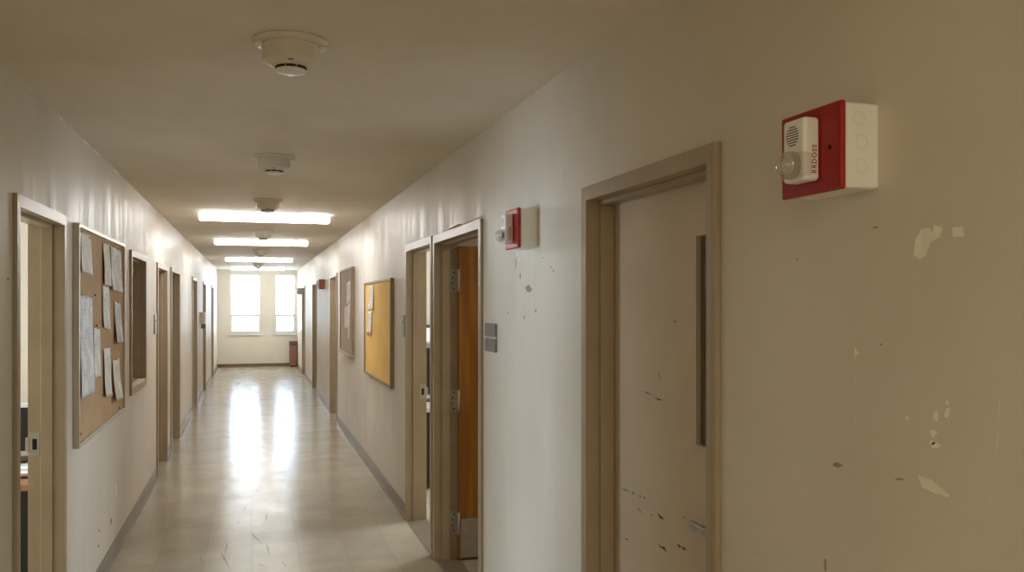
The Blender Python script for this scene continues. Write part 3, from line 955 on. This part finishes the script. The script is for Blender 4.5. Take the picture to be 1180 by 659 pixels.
def sheet(side, uvs, base, label, mat, bulge=0.012, pins=((0.5, 0.03),), group=None, seed=0):
    """a pinned sheet: corners given as seen (top near, top far, bottom far, bottom near), bowed off the board"""
    rnd = random.Random(seed)
    s = -1 if side == 'R' else 1
    x0 = wx(side, -base)
    c = [Vector(on_plane_x(u, v, x0)) for u, v in uvs]
    ctr = (c[0] + c[1] + c[2] + c[3]) / 4
    mb = MB()
    n, m = 8, 14
    ph = rnd.uniform(0, 6)

    def pt(i, j, back):
        a, b = i / n, j / m
        p = c[0].lerp(c[1], a).lerp(c[3].lerp(c[2], a), b)
        off = bulge * (0.10 + 0.9 * b) * (0.65 * (2 * a - 1) ** 2 + 0.35 * (0.5 + 0.5 * math.sin(5 * b + ph)))
        return (x0 + s * (0.0012 + off + (0.0 if back else 0.0009)), p.y, p.z)
    g = {}
    for bk in (0, 1):
        for i in range(n + 1):
            for j in range(m + 1):
                g[bk, i, j] = mb.bm.verts.new(pt(i, j, bk))
    for bk in (0, 1):
        for i in range(n):
            for j in range(m):
                fc = mb.bm.faces.new((g[bk, i, j], g[bk, i + 1, j], g[bk, i + 1, j + 1], g[bk, i, j + 1])); fc.smooth = True
    edge = [(i, 0) for i in range(n)] + [(n, j) for j in range(m)] + [(i, m) for i in range(n, 0, -1)] + [(0, j) for j in range(m, 0, -1)]
    for k in range(len(edge)):
        p, q_ = edge[k], edge[(k + 1) % len(edge)]
        mb.bm.faces.new((g[0, p[0], p[1]], g[0, q_[0], q_[1]], g[1, q_[0], q_[1]], g[1, p[0], p[1]]))
    o = tag(mb.build('paper_sheet', mat, origin=ctr), label, 'paper', group)
    for (a, b) in pins:
        p = Vector(pt(int(round(a * n)), int(round(b * m)), 0))
        mb = MB()
        mb.lathe([(0, 0.0), (0.0045, 0.0), (0.0045, 0.004), (0.003, 0.007), (0.0055, 0.010), (0, 0.011)] if s < 0 else
                 [(0, -0.0), (0.0045, -0.0), (0.0045, -0.004), (0.003, -0.007), (0.0055, -0.010), (0, -0.011)], p, 'x', 10)
        mb.build('push_pin', M['pin'], o)
    return o


bt = board('L', 4.974, 6.670, 0.945, 2.122, 'cork_board', 'large tan cork board with aluminium frame, covered in pinned papers, by the open doorway', M['cork'], M['alu'])
# holes, tacks left in the cork
for (u, v) in ((106.5, 313), (92, 500), (137, 470), (111, 375), (109, 340)):
    p = on_plane_x(u, v, XL + 0.0205)
    MB().lathe([(0, 0), (0.006, 0), (0.006, -0.004), (0.004, -0.007), (0, -0.008)], p, 'x', 10).build('tack', M['dark_metal'], bt)
G = 'papers pinned on the large cork board'
B0 = 0.0205
sheet('L', [(91.0, 266), (103.0, 271.5), (103.6, 317), (90.6, 311)], B0, 'single sheet pinned in the top corner of the cork board, beside the doorway', M['paper_c'], 0.022, ((0.15, 0.0), (0.85, 0.07)), G, 1)
sheet('L', [(117.6, 278.5), (125.0, 281.5), (125.2, 330), (117.6, 327)], B0, 'narrow sheet pinned under the top rail, left of the wide grey sheet', M['paper_c'], 0.022, ((0.3, 0.0), (0.8, 0.0)), G, 2)
sheet('L', [(117.4, 328.5), (125.2, 331.5), (125.0, 380), (117.4, 377)], B0 + 0.0004, 'narrow sheet hanging directly below another narrow sheet, board centre', M['paper'], 0.014, ((0.5, 0.0),), G, 3)
sheet('L', [(126.4, 283), (138.0, 288.5), (138.4, 337), (126.2, 333.5)], B0, 'wide grey curling sheet in the far top corner of the cork board', M['paper_b'], 0.022, ((0.1, 0.0), (0.6, 0.0), (0.95, 0.0)), G, 4)
sheet('L', [(90.6, 339.5), (105.6, 342.0), (105.4, 452.5), (90.4, 460.5)], B0, 'long wide printed form in two columns on the cork board, closest to the doorway', M['paper_b'], 0.016, ((0.12, 0.0), (0.9, 0.03), (0.6, 0.97)), G, 5)
sheet('L', [(107.2, 376.5), (114.6, 379), (114.4, 433.5), (107.2, 436.5)], B0, 'small white note at mid height with a brass pin on top, board centre', M['paper'], 0.010, ((0.1, 0.0), (0.6, 0.0), (0.6, 0.97)), G, 7)
sheet('L', [(118.6, 402), (125.8, 399), (125.8, 455.5), (118.6, 458)], B0, 'low white note on the cork board, left one of the lowest pair', M['paper'], 0.022, ((0.6, 0.0),), G, 8)
sheet('L', [(128.8, 416), (136.6, 412.5), (136.2, 459), (129.0, 464)], B0, 'low curling white note on the cork board, right one of the lowest pair', M['paper'], 0.030, ((0.5, 0.0),), G, 9)
sheet('L', [(131.0, 347), (138.2, 350), (138.2, 394), (131.0, 396)], B0, 'white and blue sheet below the wide grey curling sheet', M['paper_b'], 0.022, ((0.5, 0.0), (0.2, 1.0)), G, 10)

board('R', 7.453, 9.276, 0.970, 1.924, 'cork_board', 'golden cork board with dark bronze frame and two white papers, beyond the open doorways', M['cork_gold'], M['alu_dark'], 0.034)
G = 'papers on the golden cork board'
B1 = 0.0225
sheet('R', [(431.0, 327.5), (425.8, 330), (425.8, 357), (431.2, 356)], B1, 'upper white sheet on the golden cork board', M['paper'], 0.016, ((0.5, 0.0),), G, 11)
o = sheet('R', [(429.0, 358), (424.2, 359), (424.0, 385), (428.6, 387)], B1 + 0.0004, 'lower white sheet with orange corner on the golden cork board', M['paper'], 0.012, ((0.5, 0.0),), G, 12)
p = on_plane_x(426.2, 384.5, XR - B1)
MB().box(XR - B1 - 0.017, XR - B1 - 0.018, p[1] - 0.06, p[1] + 0.10, p[2] - 0.016, p[2] + 0.016).build('orange_corner', M['orange_card'], o)

bt = board('R', 10.45, 11.86, 1.09, 2.145, 'notice_board', 'grey felt notice board with pale ledge, next to the tan closed door', M['felt'], M['alu_dark'], 0.040)
MB().box(XR - 0.001, XR - 0.075, 10.44, 11.87, 1.070, 1.0895, bevel=0.003).build('ledge', M['alu'], bt)
G = 'papers in the grey notice board'
B2 = 0.0285
sheet('R', [(404.0, 323), (399.8, 326), (399.8, 350), (404.0, 348)], B2, 'upper white paper in the grey notice board', M['paper'], 0.004, (), G, 13)
sheet('R', [(402.0, 352), (397.2, 354), (397.2, 378), (402.0, 378)], B2, 'broad white paper low in the grey notice board, beside a tall strip', M['paper_c'], 0.004, (), G, 14)
sheet('R', [(403.8, 349), (401.8, 350), (401.0, 391), (402.8, 392)], B2 + 0.0012, 'tall hanging strip of paper in the grey notice board', M['paper'], 0.004, (), G, 15)


# ------------------------------------------------------------------ small wall fittings
def plate(side, y0, y1, z0, z1, label, mat, line_mat, split=None, name='door_sign'):
    t = thing(name, (wx(side, 0), (y0 + y1) / 2, (z0 + z1) / 2), label, 'sign')
    s = -1 if side == 'R' else 1
    if split:
        zm = z0 + (z1 - z0) * split
        MB().box(wx(side, 0.0005), wx(side, -0.006), y0 + 0.001, y1 - 0.001, z0 + 0.001, z1 - 0.001).build('backing', M['sign_light'], t)
        MB().box(wx(side, -0.0055), wx(side, -0.012), y0, y1, zm + 0.006, z1, bevel=0.001).build('upper_plate', mat, t)
        MB().box(wx(side, -0.0055), wx(side, -0.012), y0, y1, z0, zm - 0.006, bevel=0.001).build('lower_plate', mat, t)
    else:
        MB().box(wx(side, 0.0005), wx(side, -0.012), y0, y1, z0, z1, bevel=0.002).build('plate', mat, t)
        MB().box(wx(side, -0.0118), wx(side, -0.0126), y0 + 0.02, y1 - 0.02, z0 + (z1 - z0) * 0.62, z0 + (z1 - z0) * 0.72).build('number_strip', line_mat, t)
    return t


ya, yb_ = wall_y(573.2, XR), wall_y(561.2, XR)
za = on_plane_x(567, 405, XR)[2]; zb_ = on_plane_x(567, 372.5, XR)[2]
plate('R', ya, yb_, za, zb_, 'grey two-part door plate beside the orange door, below the alarm', M['sign'], M['sign_light'], 0.5)
plate('R', 6.86, 6.975, 1.435, 1.61, 'pale grey door plate between the golden cork board and the open doorway', M['sign_light'], M['sign'])
plate('L', 8.83, 8.985, 1.41, 1.60, 'small grey door plate between the inner window and the tan door', M['sign_light'], M['sign'])

# small dispenser far down the left wall
y = 16.35
t = thing('wall_dispenser', (XL, y, 1.35), 'tiny pale wall dispenser between two closed doors far down the cork board side', 'dispenser')
MB().box(XL - 0.0005, XL + 0.09, y - 0.07, y + 0.07, 1.34, 1.55, bevel=0.012).build('housing', M['switch'], t)
MB().box(XL + 0.02, XL + 0.10, y - 0.05, y + 0.05, 1.26, 1.345, bevel=0.008).build('push_bar', M['sign'], t)

# cabinet in the far corner
t = thing('floor_cabinet', (1.05, YE - 0.15, 0), 'red-brown upright floor cabinet standing under the far window corner', 'cabinet')
MB().box(0.955, 1.145, YE - 0.30, YE - 0.03, 0.05, 0.665, bevel=0.006).build('body', M['bin'], t)
MB().box(0.945, 1.155, YE - 0.31, YE - 0.025, 0.6655, 0.695, bevel=0.004).build('top', M['bin_dark'], t)
MB().box(0.965, 1.135, YE - 0.285, YE - 0.045, 0.0, 0.0495).build('plinth', M['bin_dark'], t)
MB().box(0.965, 1.135, YE - 0.306, YE - 0.3005, 0.58, 0.64, bevel=0.002).build('front_flap', M['bin_dark'], t)


# ------------------------------------------------------------------ offices
def desk(x0, x1, y0, y1, label, top_mat):
    t = thing('desk', ((x0 + x1) / 2, (y0 + y1) / 2, 0), label, 'desk')
    MB().box(x0, x1, y0, y1, 0.715, 0.750, bevel=0.004).build('desktop', top_mat, t)
    MB().box(x0 + 0.02, x1 - 0.02, y0 + 0.06, y0 + 0.085, 0.06, 0.7145).build('shade_panel', M['black'], t)  # black panel put in for the shade under the desk
    for a in (x0 + 0.01, x1 - 0.045):
        MB().box(a, a + 0.035, y0 + 0.03, y1 - 0.03, 0.0, 0.7145, bevel=0.003).build('side_panel', M['black'], t)
    return t


def monitor(xc, y, w, h, z, label, bezel):
    t = thing('computer_monitor', (xc, y, z), label, 'monitor')
    MB().box(xc - w / 2, xc + w / 2, y, y + 0.04, z + 0.06, z + 0.06 + h, bevel=0.006).build('casing', bezel, t)
    MB().box(xc - w / 2 + 0.006, xc + w / 2 - 0.006, y - 0.002, y + 0.001, z + 0.062, z + 0.06 + h - 0.026).build('screen', M['screen'], t)
    MB().box(xc - 0.04, xc + 0.04, y + 0.015, y + 0.05, z + 0.012, z + 0.10, bevel=0.005).build('stand', M['black'], t)
    MB().box(xc - 0.12, xc + 0.12, y - 0.06, y + 0.12, z, z + 0.012, bevel=0.004).build('foot', M['black'], t)
    return t


desk(-2.65, -1.075, 5.10, 6.085, 'brown desk seen through the open doorway on the cork board side', M['desk_wood'])
monitor(-1.42, 5.86, 0.56, 0.29, 0.7505, 'black monitor with silver top edge on the brown desk', M['silver'])
tag(MB().box(-1.52, -1.10, 5.42, 5.72, 0.7505, 0.757, bevel=0.001).build('paper_stack', M['paper_b'], origin=(-1.3, 5.57, 0.7505)), 'flat white papers lying on the brown desk below the monitor', 'papers')
tag(MB().box(-1.42, -1.10, 5.27, 5.30, 0.7505, 0.762, bevel=0.004).build('pen', M['black'], origin=(-1.25, 5.28, 0.7505)), 'thin black pen lying near the front edge of the brown desk', 'pen')

desk(1.45, 3.0, 7.75, 8.70, 'grey desk seen through the open doorway beside the orange door', M['sign_light'])
monitor(1.72, 8.35, 0.50, 0.46, 0.7505, 'tall black monitor on the grey desk', M['black'])
t = thing('wall_shelf', (1.9, 9.0, 1.30), 'dark shelf on the office wall above the tall black monitor', 'shelf')
MB().box(1.40, 2.40, 8.70, 9.0005, 1.300, 1.320, bevel=0.002).build('board', M['silver'], t)
for x in (1.55, 2.25):
    MB().prism([(x, 9.0005, 1.2995), (x, 8.78, 1.2995), (x, 9.0005, 1.12)], (0.012, 0, 0)).build('bracket', M['silver'], t)
t = thing('storage_box', (1.72, 8.85, 1.3205), 'white storage box with dark lid rim on the office shelf', 'box')
MB().box(1.50, 1.95, 8.74, 8.97, 1.3205, 1.455, bevel=0.004).build('body', M['white'], t)
MB().box(1.495, 1.955, 8.735, 8.975, 1.4555, 1.485, bevel=0.003).build('lid', M['dark_metal'], t)


# ------------------------------------------------------------------ light
def area(name, loc, sx, sy, power, col, rot=(0, 0, 0)):
    l = bpy.data.lights.new(name, 'AREA'); l.shape = 'RECTANGLE'; l.size = sx; l.size_y = sy
    l.energy = power; l.color = col
    o = bpy.data.objects.new(name, l); o.location = loc; o.rotation_euler = rot
    C.objects.link(o)
    return o


WARM = (1.0, 0.93, 0.82)
DAY = (0.72, 0.86, 1.0)
area('office_window_daylight', (-4.05, 5.25, 1.6), 1.4, 1.4, 88, DAY, (PI / 2, 0, -PI / 2))   # the offices' own windows
area('office_window_daylight', (4.05, 7.7, 1.6), 1.9, 1.4, 66, DAY, (PI / 2, 0, PI / 2))
area('office_fill', (-2.5, 4.4, CEIL - 0.03), 1.2, 0.6, 3, WARM)  # unseen fill lights added under the office ceilings to brighten the rooms
area('office_fill', (-2.5, 7.4, CEIL - 0.03), 1.2, 0.6, 6, WARM)
area('office_fill', (2.6, 4.5, CEIL - 0.03), 1.2, 0.6, 9, WARM)
area('office_fill', (2.7, 7.2, CEIL - 0.03), 1.2, 0.6, 10, WARM)
area('corridor_lamp', (0.13, -0.9, CEIL - 0.08), 1.3, 0.3, 16, (1.0, 0.91, 0.66))   # the fixtures behind the camera
area('corridor_lamp', (0.13, -4.6, CEIL - 0.08), 1.3, 0.3, 34, (1.0, 0.94, 0.84))

w = bpy.data.worlds.new('overcast_sky'); S.world = w; w.use_nodes = True
bg = w.node_tree.nodes['Background']
bg.inputs['Color'].default_value = (0.66, 0.82, 1.0, 1)
bg.inputs['Strength'].default_value = 6.5

# ------------------------------------------------------------------ camera and view
cd = bpy.data.cameras.new('camera')
cd.sensor_width = 36.0
cd.lens = F / 1180.0 * 36.0
cd.shift_y = (350.0 - 329.5) / 1180.0
cd.clip_start = 0.02
cam = bpy.data.objects.new('camera', cd)
cam.location = (0, 0, EYE)
cam.rotation_euler = (PI / 2, 0, -TH)
C.objects.link(cam)
S.camera = cam
S.view_settings.view_transform = 'Standard'
S.view_settings.look = 'None'
S.view_settings.gamma = 1.0
S.view_settings.exposure = 0.6
S.view_settings.use_curve_mapping = False
S.cycles.use_denoising = True
S.cycles.max_bounces = 14
S.cycles.diffuse_bounces = 10
S.cycles.glossy_bounces = 6
S.cycles.transparent_max_bounces = 24
S.cycles.sample_clamp_indirect = 10
